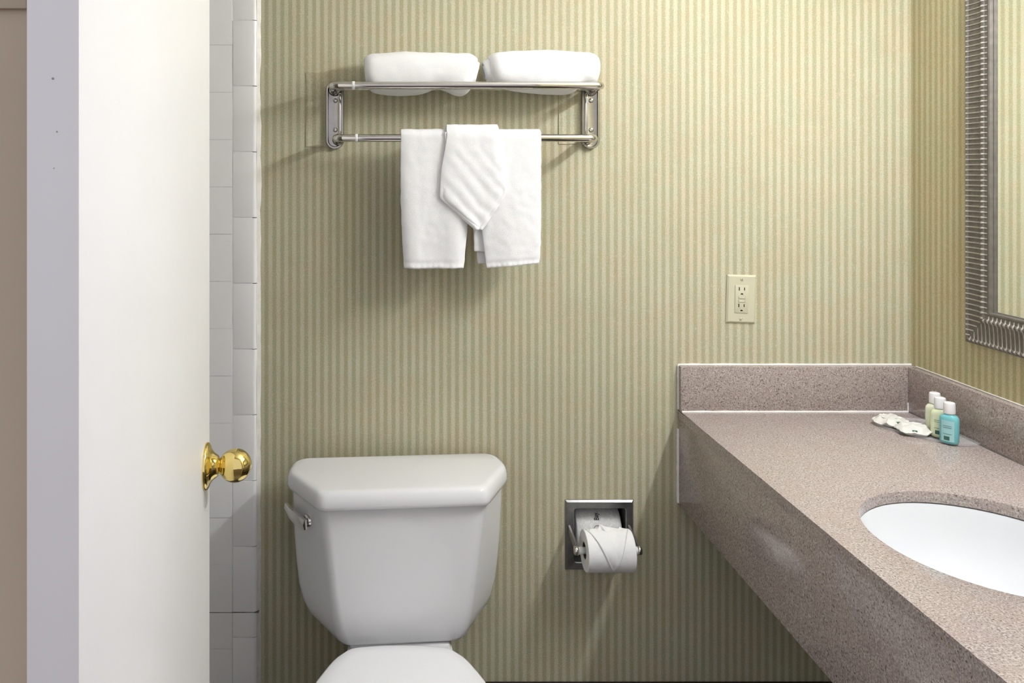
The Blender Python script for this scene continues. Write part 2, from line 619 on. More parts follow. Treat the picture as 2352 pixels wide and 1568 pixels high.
for (px, py, w, h) in ((122, 180, .0009, .0009), (131, 302, .0006, .0016), (124, 386, .0004, .0008)):
    s = (px - 61) / 121.0
    c = door_pt(-.0002, -DT + DT * s, at(px, py, .584).z)
    sc_ = link('scuff_mark', lathe([(w, 0), (w * .6, .0003)], c, -DD, 10), M['scuff'], door)

# ------------------------------------------------------------------ vanity
CT = .841                    # counter top height
CF = .686                    # front edge
CY0 = .715                   # near end against the front wall
van = thing('vanity_countertop', 'speckled pinkish-brown granite vanity countertop with splash and deep apron', 'countertop', (CF, CY0, .60))
SX, SY, SA, SB = .931, 1.2286, .174, .187
bm = bmesh.new()
NS = 72
outer = [(CF, CY0), (XR, CY0), (XR, YB), (CF, YB)]
oo = []
for i in range(4):
    a, b = Vector(outer[i]), Vector(outer[(i + 1) % 4])
    for k in range(10):
        oo.append(a.lerp(b, k / 10))
hole = [Vector((SX + SA * math.cos(2 * PI * i / NS), SY + SB * math.sin(2 * PI * i / NS))) for i in range(NS)]
TH = .020
for z in (CT, CT - TH):
    vo = [bm.verts.new((p.x, p.y, z)) for p in oo]
    vh = [bm.verts.new((p.x, p.y, z)) for p in hole]
    es = [bm.edges.new((vo[i], vo[(i + 1) % len(vo)])) for i in range(len(vo))]
    es += [bm.edges.new((vh[i], vh[(i + 1) % NS])) for i in range(NS)]
    bmesh.ops.triangle_fill(bm, edges=es, use_beauty=True)
    if z == CT:
        t0, h0 = vo, vh
for i in range(len(oo)):
    bm.faces.new((t0[i], t0[(i + 1) % len(oo)], vo[(i + 1) % len(oo)], vo[i]))
for i in range(NS):
    bm.faces.new((h0[i], h0[(i + 1) % NS], vh[(i + 1) % NS], vh[i]))
sharp = [e for e in bm.edges if len(e.link_faces) == 2 and all(abs(v.co.z - CT) < 1e-6 for v in e.verts)
         and e.calc_face_angle(0) > 1.0 and (all(abs(v.co.x - CF) < 1e-6 for v in e.verts) or all(v in set(h0) for v in e.verts))]
bmesh.ops.bevel(bm, geom=sharp, offset=.0025, segments=2, affect='EDGES', profile=.5)
link('slab', finish(bm, 'slab', 35), M['granite'], van)
link('apron', box((CF + .0005, CY0, CT - .2265), (CF + .0205, YB, CT - TH), .0012), M['granite'], van)
link('back_splash', box((CF, YB - .020, CT), (XR, YB, CT + .107), .0015), M['granite'], van)
link('side_splash', box((XR - .020, CY0, CT + .0015), (XR, YB - .0205, CT + .107), .0015), M['granite'], van)


def bead(path, r):
    bm = bmesh.new()
    pts = []
    a, b = Vector(path[0]), Vector(path[1])
    for i in range(61):
        t = i / 60
        pts.append(a.lerp(b, t))
    bm_tube(bm, pts, lambda t: r * (1 + .35 * nz(t * 14, path[0][0] * 9, path[0][2] * 5)), 8)
    return finish(bm, 'bead', 60)


link('caulk_line', bead(((CF + .002, YB - .021, CT + .0005), (XR - .02, YB - .021, CT + .0005)), .0028), M['white_caulk'], van)
link('caulk_line', bead(((CF, YB - .001, CT + .1075), (XR - .001, YB - .001, CT + .1075)), .0028), M['white_caulk'], van)
link('caulk_line', bead(((CF - .0005, YB - .003, CT - .222), (CF - .0005, YB - .003, CT - .045)), .0035), M['white_caulk'], van)
link('caulk_line', bead(((CF - .0005, YB - .004, CT + .002), (CF - .0005, YB - .004, CT + .107)), .0030), M['white_caulk'], van)
link('caulk_line', bead(((XR - .0205, YB - .0205, CT + .001), (XR - .0205, YB - .0205, CT + .022)), .0016), M['white_caulk'], van)
link('caulk_line', bead(((XR - .0008, YB - .02, CT + .1078), (XR - .0008, CY0, CT + .1078)), .0014), M['caulk'], van)
link('dark_joint', box((XR - .0215, CY0, CT), (XR - .004, YB - .021, CT + .0016)), M['dirty_grout'], van)

sink = thing('sink_basin', 'oval white porcelain sink set under the granite countertop', 'sink', (SX, SY, .68))
rings = []
for k, (s, dz) in enumerate([(1.10, 0), (1.0, -.002), (.985, -.010), (.955, -.030), (.90, -.062), (.80, -.098), (.64, -.126),
                             (.44, -.141), (.24, -.147), (.12, -.149)]):
    rings.append([(SX + SA * s * math.cos(2 * PI * i / 64), SY + SB * s * math.sin(2 * PI * i / 64), CT - TH - .0005 + dz) for i in range(64)])
outr = []
for s, dz in [(.12, -.162), (.45, -.156), (.70, -.136), (.88, -.103), (1.0, -.06), (1.10, -.012)]:
    outr.append([(SX + SA * s * math.cos(2 * PI * i / 64), SY + SB * s * math.sin(2 * PI * i / 64), CT - TH - .0005 + dz) for i in range(64)])
bm = bmesh.new()
vr = bm_loft(bm, rings + outr, False, False)
for j in range(64):
    k = (j + 1) % 64
    bm.faces.new((vr[-1][j], vr[-1][k], vr[0][k], vr[0][j]))
link('bowl', finish(bm, 'bowl', 60), M['sink'], sink)
link('drain', lathe([(.006, -.003), (.020, .001), (.0225, .0025), (.0215, .004), (.0205, .003), (.010, .0005), (.004, .0005)],
                    (SX, SY, CT - TH - .1505), (0, 0, 1), 28), M['chrome'], sink)

# ------------------------------------------------------------------ mirror
MY1, MZ0, MZ1 = 1.705, 1.046, 1.86
MY0 = 2 * SY - MY1
mir = thing('framed_mirror', 'large wall mirror in a ribbed pewter frame above the vanity', 'mirror', (XR, SY, MZ0))
prof = [(0, 0), (0, .0100), (.0015, .0115), (.004, .0118), (.0055, .0140), (.0075, .0146), (.0095, .0135), (.0110, .0120), (.020, .0122), (.032, .0127),
        (.044, .0136), (.0505, .0148), (.0525, .0172), (.0555, .0182), (.0585, .0172), (.0605, .0150), (.0680, .0142), (.0695, .0155), (.0725, .0156),
        (.0745, .0142), (.0750, .0110), (.0750, .0078), (.0770, .0072), (.0775, .0058)]


def hprof(u):
    for (a, ha), (b, hb) in zip(prof[1:-1], prof[2:]):
        if a <= u <= b and b > a:
            return ha + (hb - ha) * (u - a) / (b - a)
    return 0


rings = [[(XR - h, MY0 + u, MZ0 + u), (XR - h, MY1 - u, MZ0 + u), (XR - h, MY1 - u, MZ1 - u), (XR - h, MY0 + u, MZ1 - u)] for u, h in prof]
link('frame', loft(rings, False, False, 30), M['frame_dark'], mir)
link('glass', box((XR - .0060, MY0 + .0765, MZ0 + .0765), (XR - .004, MY1 - .0765, MZ1 - .0765)), M['mirror'], mir)
RP = .0110
US = [.0030, .004, .0055, .0075, .0095, .0110, .020, .032, .044, .0505, .0525, .0555, .0585, .0605, .064, .0670]


def bm_rib(bm, umax, place):
    us = [u for u in US if u < umax - .0008] + [umax] if umax < .0670 else US
    rg = []
    for i, u in enumerate(us):
        h = hprof(u)
        k = .3 if i == 0 or i == len(us) - 1 else 1.0
        big = 1.5 if (.005 < u < .009 or .052 < u < .059) else 1.0
        w = .0026 if big > 1 else .0017
        rg.append([place(u, -w, h - .001), place(u, -w * .55, h + .0010 * k * big), place(u, w * .55, h + .0010 * k * big), place(u, w, h - .001)])
    bm_loft(bm, rg)


def rib_obj(umax, place, loc, cache={}):
    key = (round(umax, 4), place.__name__)
    if key not in cache:
        bm = bmesh.new()
        bm_rib(bm, umax, place)
        me = finish(bm, 'rib', 50)
        me.materials.append(M['frame_light'])
        cache[key] = me
    o = bpy.data.objects.new('rib', cache[key])
    COL.objects.link(o)
    o.parent = mir
    o.location = Vector(loc) - mir.location


def pl_stile(u, w, h):
    return (-h, -u, w)


def pl_rail(u, w, h):
    return (-h, w, u)


n_st = int((MZ1 - MZ0) / RP)
n_rl = int((MY1 - MY0) / RP)
for i in range(n_st):
    t = (i + .5) * (MZ1 - MZ0) / n_st
    umax = min(.0670, t - .002, (MZ1 - MZ0) - t - .002)
    if umax > .008:
        rib_obj(umax, pl_stile, (XR, MY1, MZ0 + t))
for i in range(n_rl):
    t = (i + .5) * (MY1 - MY0) / n_rl
    umax = min(.0670, t - .002, (MY1 - MY0) - t - .002)
    if umax > .008:
        rib_obj(umax, pl_rail, (XR, MY1 - t, MZ0))
bm = bmesh.new()                 # the two sides of the frame outside the picture
for i in range(n_st):
    t = (i + .5) * (MZ1 - MZ0) / n_st
    umax = min(.0670, t - .002, (MZ1 - MZ0) - t - .002)
    if umax > .008:
        bm_rib(bm, umax, lambda u, w, h: (XR - h, MY0 + u, MZ0 + t + w))
for i in range(n_rl):
    t = (i + .5) * (MY1 - MY0) / n_rl
    umax = min(.0670, t - .002, (MY1 - MY0) - t - .002)
    if umax > .008:
        bm_rib(bm, umax, lambda u, w, h: (XR - h, MY0 + t + w, MZ1 - u))
o = link('rib_run', finish(bm, 'ribs', 50), M['frame_light'], mir)
o['kind'] = 'stuff'

# ------------------------------------------------------------------ vanity lamp above the mirror (out of the picture, lights the room)
LX, LZ, LY0, LY1 = 1.085, 1.985, .79, 1.37
lamp = thing('vanity_light', 'long frosted tube light on a chrome back plate above the mirror', 'lamp', (XR, (LY0 + LY1) / 2, LZ))
link('back_plate', box((XR - .018, LY0 + .02, LZ - .05), (XR, LY1 - .02, LZ + .05), .004), M['chrome'], lamp)
link('diffuser', lathe([(.008, 0), (.019, .002), (.023, .008), (.023, LY1 - LY0 - .008), (.019, LY1 - LY0 - .002), (.008, LY1 - LY0)],
                       (LX, LY0, LZ), (0, 1, 0), 20), M['lamp'], lamp)
for yy in (LY0 + .06, LY1 - .06):
    link('arm', tube([(XR - .01, yy, LZ), (LX + .02, yy, LZ)], .008), M['chrome'], lamp)

# ------------------------------------------------------------------ towel rack
rack = thing('towel_rack', 'chrome towel shelf with lower bar screwed to the wallpaper', 'towel rack', (.165, YB, 1.46))
XA, XB = -.136, .4745
YF, ZU, YLo, ZLo = 1.788, 1.6055, 1.800, 1.4872
BR = .0087


def stadium(cx, w, z0, z1, y, n=10):
    r = w / 2
    out = []
    for k in range(n + 1):
        a = PI * k / n
        out.append((cx + r * math.cos(a), y, z1 - r + r * math.sin(a)))
    for k in range(n + 1):
        a = PI + PI * k / n
        out.append((cx + r * math.cos(a), y, z0 + r + r * math.sin(a)))
    return out


for cx in (XA, XB):
    w, z0, z1 = .043, 1.4645, 1.6275
    rg = [stadium(cx, w, z0, z1, YB), stadium(cx, w, z0, z1, YB - .010), stadium(cx, w - .003, z0 + .0015, z1 - .0015, YB - .0125),
          stadium(cx, w - .010, z0 + .005, z1 - .005, YB - .0125), stadium(cx, w - .013, z0 + .0065, z1 - .0065, YB - .009),
          stadium(cx, w - .018, z0 + .009, z1 - .009, YB - .0085)]
    pl = link('wall_plate', loft(rg, False, True, 35), M['chrome_dull'], rack)
    link('side_flange', box((cx + (.0085 if cx < 0 else -.0165), YB - .019, z0 + .030), (cx + (.0165 if cx < 0 else -.0085), YB - .009, z1 - .030), .0025, 3), M['chrome'], pl)
    for z in (1.5805, 1.5105):
        link('screw', lathe([(.0056, 0), (.0054, .0016), (.0036, .0028), (.0018, .0030), (.0012, .0018)], (cx + .001, YB - .0085, z), (0, -1, 0), 16), M['chrome'], pl)
link('shelf_rail', tube(bend_path([(XA, YB - .006, ZU), (XA, YF, ZU), (XB, YF, ZU), (XB, YB - .006, ZU)], .017), BR, 20), M['chrome'], rack)
link('shelf_rail', tube([(XA, 1.852, ZU + .001), (XB, 1.852, ZU + .001)], .0065, 14), M['chrome'], rack)
link('towel_bar', tube(bend_path([(XA + .008, YB - .006, ZLo), (XA + .008, YLo, ZLo), (XB - .012, YLo, ZLo), (XB - .012, YB - .006, ZLo)], .017), BR, 20), M['chrome'], rack)
for y, z, px in ((YF, ZU, 812), (YLo, ZLo, 819)):
    x = (px - 900) / FPX * y
    link('washer', lathe([(BR + .0002, -.0030), (BR + .0007, -.002), (BR + .0007, .002), (BR + .0002, .0030)], (x, y, z), (1, 0, 0), 20), M['white_plastic'], rack)
for cx in (XA, XB):
    link('collar', lathe([(.0150, 0), (.0150, .004), (.0125, .008), (BR, .010)], (cx, YB - .008, ZU), (0, -1, 0), 20), M['chrome_dull'], rack)
    c2 = cx + .008 if cx < 0 else cx - .012
    link('collar', lathe([(.0140, 0), (.0140, .004), (.0120, .008), (BR, .010)], (c2, YB - .008, ZLo), (0, -1, 0), 20), M['chrome_dull'], rack)


# ------------------------------------------------------------------ towels
def soft(o, th=None, lv=1):
    if th:
        s = o.modifiers.new('thickness', 'SOLIDIFY')
        s.thickness = th
        s.offset = 0
    s = o.modifiers.new('smooth', 'SUBSURF')
    s.levels = s.render_levels = lv
    return o


def rolled(x0, x1, yc, zc, ry, rz, seed, top, bot, end0, end1):
    """A towel rolled up along x: a spiral sheet, flattened, with uneven ends."""
    bm = bmesh.new()
    turns, nt_, nx = 2.6, 120, 44
    grid = []
    for i in range(nt_ + 1):
        s = i / nt_
        th = .5 * PI + 2 * PI * turns * (1 - s)
        rr = .30 + .70 * (1 - s) ** .9
        row = []
        for j in range(nx + 1):
            t = j / nx
            a = x0 + end0(s, th)
            b = x1 - end1(s, th)
            x = a + (b - a) * t
            T = (x - x0) / (x1 - x0)
            e = min(t, 1 - t)
            pinch = 1 - .26 * max(0, 1 - e / .085) ** 2
            cy, cz = math.cos(th), math.sin(th)
            sq = 1 / (abs(cy) ** 2.3 + abs(cz) ** 2.3) ** (1 / 2.3)
            rzz = rz * (interp(top, T) if cz > 0 else interp(bot, T))
            n = 1 + .050 * nz(x * 18, th * .8, seed) + .022 * nz(x * 60, th * 3, seed + 4)
            row.append(bm.verts.new((x, yc + ry * rr * sq * cy * pinch * n, zc + rzz * rr * sq * cz * pinch * n)))
        grid.append(row)
    for i in range(nt_):
        for j in range(nx):
            bm.faces.new((grid[i][j], grid[i][j + 1], grid[i + 1][j + 1], grid[i + 1][j]))
    return finish(bm, 'roll', 180)


zsh = 1.6400
tw = link('rolled_towel', rolled(-.0640, .2010, 1.8400, zsh, .0500, .0500, 3.1,
                                 [(0, .86), (.12, .93), (.35, 1.03), (.6, 1.0), (.8, .96), (.9, .97), (1, .84)],
                                 [(0, .72), (.12, .90), (.3, 1.0), (.5, .92), (.62, .68), (.7, .74), (.82, 1.0), (.92, .92), (1, .6)],
                                 lambda s, th: .003 - .003 * math.sin(th), lambda s, th: .004 + .010 * (1 - min(1, s * 2.2)) - .006 * math.sin(th)),
          M['terry'])
tw['label'] = 'rolled white towel nearest the door on the chrome shelf'
tw['category'] = 'towel'
tw['group'] = 'rolled towels on the rack'
soft(tw, .0085)
tw = link('rolled_towel', rolled(.2130, .4750, 1.8400, zsh + .001, .0500, .0500, 8.7,
                                 [(0, .95), (.12, .98), (.35, 1.10), (.6, 1.10), (.85, 1.02), (1, .93)],
                                 [(0, .62), (.2, .72), (.35, .88), (.6, .96), (.76, .94), (.84, .66), (1, .58)],
                                 lambda s, th: .020 * (1 - min(1, s * 1.8)) - .003 * math.sin(th), lambda s, th: .002 - .003 * math.sin(th)),
          M['terry'])
tw['label'] = 'rolled white towel at the vanity end of the chrome shelf, folds showing'
tw['category'] = 'towel'
tw['group'] = 'rolled towels on the rack'
soft(tw, .0085)


def drape(front, back, yc, zc, r, seed, curl=.008, wav=.004, lean=0.0, nu=26, nf=46, diag=0.0, hem_=0.0, side_hem=0.0):
    """A cloth over a bar: rows of (z, x left, x right) for the front, top down, and the same behind."""
    xl = sorted((z, a) for z, a, b in front)
    xr = sorted((z, b) for z, a, b in front)
    xl2 = sorted((z, a) for z, a, b in back)
    xr2 = sorted((z, b) for z, a, b in back)
    zmin, zmin2 = xl[0][0], xl2[0][0]
    prof_ = []
    for i in range(14):
        z = zmin2 + (zc - zmin2) * i / 14
        prof_.append((yc + r, z, interp(xl2, z), interp(xr2, z)))
    for i in range(13):
        a = PI * i / 12
        tl, tr = interp(xl, zc), interp(xr, zc)
        prof_.append((yc + r * math.cos(a), zc + r * math.sin(a), tl, tr))
    for i in range(1, nf + 1):
        z = zc + (zmin - zc) * i / nf
        prof_.append((yc - r - lean * (zc - z), z, interp(xl, z), interp(xr, z)))
    bm = bmesh.new()
    g = []
    for k, (y, z, a, b) in enumerate(prof_):
        row = []
        dr = max(0, (zc - z)) / .25
        for j in range(nu + 1):
            u = j / nu
            x = a + (b - a) * u
            w = wav * min(1, dr) * (math.sin(u * 7.5 + seed) + .8 * nz(x * 24, z * 7, seed)) + .0012 * nz(x * 60, z * 60, seed)
            w += diag * math.sin((x * .75 + z * .66) * 230 + 1.5 * nz(x * 20, z * 20, seed)) * min(1, dr * 2)
            if hem_ and k >= 27:
                w -= hem_ * (math.exp(-((z - zmin - .0125) / .0035) ** 2) - .25 * math.sin(u * 64) * math.exp(-((z - zmin) / .010) ** 2))
            if side_hem and k >= 27 and dr > .46:
                w -= side_hem * math.exp(-((min(x - a, b - x) - .0080) / .0028) ** 2)
            cu = curl * abs(2 * u - 1) ** 7 * (.4 + min(1, dr))
            side = 1 if k >= 20 else -.4
            row.append(bm.verts.new((x + .0012 * nz(z * 70, u * 3, seed), y + side * (cu - w * .7), z + .0010 * nz(x * 90, 2, seed))))
        g.append(row)
    for k in range(len(g) - 1):
        for j in range(nu):
            bm.faces.new((g[k][j], g[k][j + 1], g[k + 1][j + 1], g[k + 1][j]))
    return bm


def fr(rows, Y):
    out = []
    for py, a, b in rows:
        out.append((at(0, py, Y).z, at(a, py, Y).x, at(b, py, Y).x))
    return out


YH = 1.783
ht = thing('hand_towel', 'white hand towel hanging over the lower chrome bar in two tails', 'towel', (.18, YLo, 1.19))
bm = drape(fr([(300, 921, 1088), (340, 920, 1085), (440, 921, 1079), (520, 924, 1073), (570, 927, 1068), (600, 929, 1066), (617, 930, 1064)], YH),
           fr([(300, 921, 1088), (440, 930, 1074), (618, 938, 1050)], 1.818), YLo, ZLo, .0165, 1.3, wav=.0045, nf=60, nu=60, hem_=.0028)
soft(link('left_tail', finish(bm, 'cloth', 180), M['terry'], ht), .0085)
bm = drape(fr([(300, 1086, 1243), (340, 1088, 1243), (440, 1094, 1243), (500, 1104, 1243), (560, 1112, 1242), (600, 1117, 1240), (617, 1120, 1238)], YH),
           fr([(300, 1086, 1243), (440, 1090, 1234), (560, 1094, 1232), (606, 1096, 1230)], 1.818), YLo, ZLo, .0163, 4.1, curl=.004, wav=.0035, nf=60, nu=60, hem_=.0028)
for v in bm.verts:          # the hem climbs towards the outer corner
    if v.co.z < 1.25:
        v.co.z += .010 * max(0, min(1, (v.co.x - .215) / .11)) * (1.25 - v.co.z) / .055
soft(link('right_tail', finish(bm, 'cloth', 180), M['terry'], ht), .0085)
# inner layer of the right tail, peeping out between the tails
bm = drape(fr([(300, 1080, 1130), (420, 1083, 1140), (520, 1087, 1140), (578, 1089, 1140)], 1.795),
           fr([(300, 1080, 1130), (420, 1084, 1130)], 1.812), YLo, ZLo, .0095, 2.2, curl=.002, wav=.0015, lean=-.03, nu=12)
soft(link('inner_fold', finish(bm, 'cloth', 180), M['terry'], ht), .004)

wc = thing('washcloth', 'white washcloth draped to a point over the hand towel', 'towel', (.19, YLo, 1.27))
bm = drape(fr([(290, 1031, 1143), (330, 1024, 1149), (380, 1016, 1157), (420, 1012, 1162), (440, 1011, 1163), (456, 1013, 1156), (470, 1028, 1147),
               (500, 1063, 1126), (520, 1087, 1111), (528, 1096, 1104)], 1.768),
           fr([(290, 1031, 1143), (400, 1040, 1135)], 1.826), YLo, ZLo, .0275, 6.4, curl=.006, wav=.0022, lean=.006, nu=64, nf=60, diag=.0010, side_hem=.0022)
soft(link('cloth', finish(bm, 'cloth', 180), M['terry'], wc), .0075)


link('care_tag', box(at(1022, 303, 1.776) + Vector((0, 0, 0)), at(1026, 331, 1.774), .0008), M['white_plastic'], wc)

# ------------------------------------------------------------------ electrical outlet
ol = thing('electrical_outlet', 'ivory electrical outlet plate with test buttons on the wallpaper', 'outlet', at(1701, 686, YB), 0)
oc = at(1701, 686, YB)


def ob(x0, z0, x1, z1, y0, y1, bev=0, seg=2):
    bm = bmesh.new()
    bm_box(bm, (x0, -y1, z0), (x1, -y0, z1), bev, seg)
    return finish(bm, 'ob', 40)


ol.rotation_euler = (0, math.radians(1.6), 0)
rg = [[(s * .0349, 0, t * .0575) for s, t in ((-1, -1), (1, -1), (1, 1), (-1, 1))], [(s * .0349, -.0018, t * .0575) for s, t in ((-1, -1), (1, -1), (1, 1), (-1, 1))],
      [(s * .0312, -.0052, t * .0538) for s, t in ((-1, -1), (1, -1), (1, 1), (-1, 1))]]
pl = link('cover_plate', loft(rg, True, True, 20), M['almond'], ol, local=True)
link('receptacle', ob(-.0160, -.0330, .0160, .0330, .004, .0068, .0008), M['almond'], ol, local=True)
rec = ol.children[-1]
for i, z in enumerate((.0185, -.0210)):
    link('slot', ob(-.0078, z + .0020, -.0056, z + .0102, .0060, .00705), M['black'], rec, local=True)
    link('slot', ob(.0048, z + .0026, .0068, z + .0096, .0060, .00705), M['black'], rec, local=True)
    pts = [(.0032 * math.cos(PI * k / 10), -.00705, z - .0078 + .0034 * math.sin(PI * k / 10) + .0005) for k in range(11)]
    bm = bmesh.new()
    bm_loft(bm, [[(x, -.006, zz) for x, _, zz in pts], pts])
    link('ground_hole', finish(bm, 'gh'), M['black'], rec, local=True)
for z in (.0040, -.0046):
    link('button_gap', ob(-.0082, z - .0036, .0082, z + .0036, .0060, .0070, .0003), M['screw'], rec, local=True)
    link('button', ob(-.0074, z - .0029, .0074, z + .0029, .0060, .0078, .0006), M['almond'], rec, local=True)
for z, a in ((.0475, PI / 2), (-.0475, -.6)):
    me = lathe([(.0036, 0), (.0035, .0012), (.0022, .0019), (.0005, .0020)], (0, -.0050, z), (0, -1, 0), 16)
    s = link('screw', me, M['almond'], pl, local=True)
    bm = bmesh.new()
    bm_box(bm, (-.0030, -.00725, -.0005), (.0030, -.0066, .0005))
    bmesh.ops.rotate(bm, verts=bm.verts, cent=(0, 0, 0), matrix=Matrix.Rotation(a, 3, 'Y'))
    bmesh.ops.translate(bm, verts=bm.verts, vec=(0, 0, z))
    link('screw_slot', finish(bm, 'ss'), M['black'], s, local=True) if False else link('screw_slot', finish(bm, 'ss'), M['screw'], pl, local=True)

# ------------------------------------------------------------------ toilet paper holder, recessed
tp = thing('toilet_paper_holder', 'recessed square metal toilet paper holder with hinged arms', 'paper holder', (.498, YB, .460))
FX0, FX1, FZ0, FZ1 = .4150, .5780, .4590, .6255


def rect(x0, x1, z0, z1, y, r, seg=4):
    return [(p.x, y, p.y) for p in round_poly([(x0, z0), (x1, z0), (x1, z1), (x0, z1)], [r] * 4, seg)]


rg = [rect(FX0, FX1, FZ0, FZ1, YB, .001), rect(FX0, FX1, FZ0, FZ1, YB - .003, .001), rect(FX0 + .004, FX1 - .004, FZ0 + .004, FZ1 - .004, YB - .0075, .001),
      rect(HX0 + .003, HX1 - .003, HZ0 + .003, HZ1 - .003, YB - .0065, .008), rect(HX0 + .0045, HX1 - .0045, HZ0 + .0045, HZ1 - .0045, YB - .004, .007)]
link('frame', loft(rg, False, False, 25), M['chrome_grey'], tp)
rg = [rect(HX0 + .0045, HX1 - .0045, HZ0 + .0045, HZ1 - .0045, YB - .004, .007), rect(HX0 + .006, HX1 - .006, HZ0 + .006, HZ1 - .006, YB + .115, .02),
      rect(HX0 + .02, HX1 - .02, HZ0 + .02, HZ1 - .02, YB + .125, .02)]
link('recess_box', loft(rg, False, True, 30), M['recess'], tp)
RY, RZ, RR = 1.8160, .5430, .0455
RX0, RX1 = .4405, .5485
for x, s in ((.4235, 1), (.5660, -1)):
    z0, z1 = .5590, RZ + .003
    bm = bmesh.new()
    rg = []
    for t in range(9):
        q = t / 8
        y = YB - .004 + (RY - YB + .004) * q
        z = z0 + (z1 - z0) * q
        hh = .0085 + .001 * q
        rg.append([(x - .0022, y, z - hh), (x + .0022, y, z - hh), (x + .0022, y, z + hh), (x - .0022, y, z + hh)])
    bm_loft(bm, rg)
    bmesh.ops.bevel(bm, geom=[e for e in bm.edges if len(e.link_faces) == 2 and e.calc_face_angle() > 1], offset=.0008, segments=1, affect='EDGES')
    arm = link('arm', finish(bm, 'arm', 40), M['chrome_grey'], tp)
    link('arm_cap', lathe([(.0095, -.0035), (.0104, -.0025), (.0104, .004), (.0085, .0062), (.003, .0068)], (x, RY, RZ), (-s, 0, 0), 24), M['chrome'], arm)
link('spindle', lathe([(.0080, 0), (.0086, .004), (.0086, .013), (.0075, .014), (.0075, .126), (.0086, .127), (.0086, .136), (.0080, .140)], (.4248, RY, RZ), (1, 0, 0), 24),
     M['white_plastic'], tp)

# front roll
roll = thing('toilet_paper_roll', 'white toilet paper roll on the holder arms, end folded to a point', 'toilet paper', ((RX0 + RX1) / 2, RY, RZ - RR))


def ring(R, x, n=56, y=RY, z=RZ, wob=0):
    return [(x, y - R * math.sin(2 * PI * k / n), z + R * math.cos(2 * PI * k / n)) for k in range(n)]


bm = bmesh.new()
rg = [ring(.0175, RX0 + .004), ring(.0190, RX0 + .0005), ring(.030, RX0), ring(RR - .0012, RX0 + .0002), ring(RR, RX0 + .0015), ring(RR, RX1 - .0015), ring(RR - .0012, RX1 - .0002),
      ring(.030, RX1), ring(.0190, RX1 - .0005), ring(.0175, RX1 - .004)]
bm_loft(bm, rg, False, False)
link('paper', finish(bm, 'paper', 40), M['tissue'], roll)
bm = bmesh.new()
bm_loft(bm, [ring(.0176, RX0 + .001), ring(.0176, RX1 - .001), ring(.0168, RX1 - .001), ring(.0168, RX0 + .001), ring(.0176, RX0 + .001)], False, False)
link('core', finish(bm, 'core', 40), M['core'], roll)


def cylpt(x, phi, R, y=RY, z=RZ):
    return Vector((x, y - R * math.sin(phi), z + R * math.cos(phi)))


bm = bmesh.new()
g = []
NU, NV = 20, 24
for j in range(NV + 1):
    v = j / NV
    phi = math.radians(-8 + 136 * v)
    xl = RX0 + .004 + (.497 - RX0 - .004) * v ** 1.05
    xr = RX1 - .004 - (RX1 - .004 - .500) * v ** 0.95
    row = []
    for i in range(NU + 1):
        u = i / NU
        lift = .0012 + .0022 * math.sin(PI * v) * (1 - .5 * abs(2 * u - 1)) + .003 * max(0, v - .75) + .0016 * nz(u * 3, v * 4, 2)
        lift += .004 * math.exp(-((u - .9) / .12) ** 2) * math.exp(-((v - .18) / .2) ** 2)
        row.append(bm.verts.new(cylpt(xl + (xr - xl) * u, phi, RR + lift)))
    g.append(row)
for j in range(NV):
    for i in range(NU):
        bm.faces.new((g[j][i], g[j][i + 1], g[j + 1][i + 1], g[j + 1][i]))
o = link('folded_tip', finish(bm, 'tip', 180), M['tissue'], roll)
s = o.modifiers.new('thickness', 'SOLIDIFY')
s.thickness = .0007
# tuft of puckered sheet standing up behind the point
bm = bmesh.new()
g = []
for j in range(11):
    v = j / 10
    row = []
    for i in range(41):
        u = i / 40
        x = .452 + .090 * u
        h =   .004 + .011 * math.exp(-((u - .36) / .16) ** 2) + .005 * math.exp(-((u - .80) / .14) ** 2)
        fold = .0045 * math.sin(u * 24 + .6) * math.exp(-((u - .42) / .30) ** 2)
        base = cylpt(x + .006 * v * math.sin(u * 12), math.radians(8), RR - .0005)
        row.append(bm.verts.new(base + Vector((0, fold * (1 - .3 * v) + .010 * v * v, h * v * (1 - .1 * v)))))
    g.append(row)
for j in range(10):
    for i in range(40):
        bm.faces.new((g[j][i], g[j][i + 1], g[j + 1][i + 1], g[j + 1][i]))
o = link('tuft', finish(bm, 'tuft', 180), M['tissue'], roll)
s = o.modifiers.new('thickness', 'SOLIDIFY')
s.thickness = .0007

# spare roll
SPY, SPZ, SPR = 1.9560, .5350, .0560
SX0, SX1 = .4440, .5540
spare = thing('spare_toilet_roll', 'spare toilet roll in printed grey-white wrapper inside the recess', 'toilet paper', (.5, SPY, SPZ - SPR))
bm = bmesh.new()
rg = []
for x, R in ((SX0, .016), (SX0 - .001, .036), (SX0 + .0005, SPR - .003), (SX0 + .003, SPR), (SX0 + .03, SPR + .0006), (SX1 - .03, SPR + .0004), (SX1 - .003, SPR), (SX1 - .0005, SPR - .003),
             (SX1 + .001, .036), (SX1, .016)):
    rg.append([Vector((x, SPY - (R + .0003 * nz(x * 50, k * .8, 3)) * math.sin(2 * PI * k / 48), SPZ + (R + .0003 * nz(x * 50, k * .8, 3)) * math.cos(2 * PI * k / 48))) for k in range(48)])
bm_loft(bm, rg)
link('wrapper', finish(bm, 'wrapper', 50), M['wrapper'], spare)
cu = bpy.data.curves.new('Bay', 'FONT')
cu.body = 'Bay.'
cu.size = .0165
cu.offset = .00025
to = bpy.data.objects.new('tmp_text', cu)
COL.objects.link(to)
bpy.context.view_layer.update()
me = bpy.data.meshes.new_from_object(to.evaluated_get(bpy.context.evaluated_depsgraph_get()))
bpy.data.objects.remove(to)
bmt = bmesh.new()
bmt.from_mesh(me)
bmesh.ops.triangulate(bmt, faces=bmt.faces)
PH0 = math.radians(52)
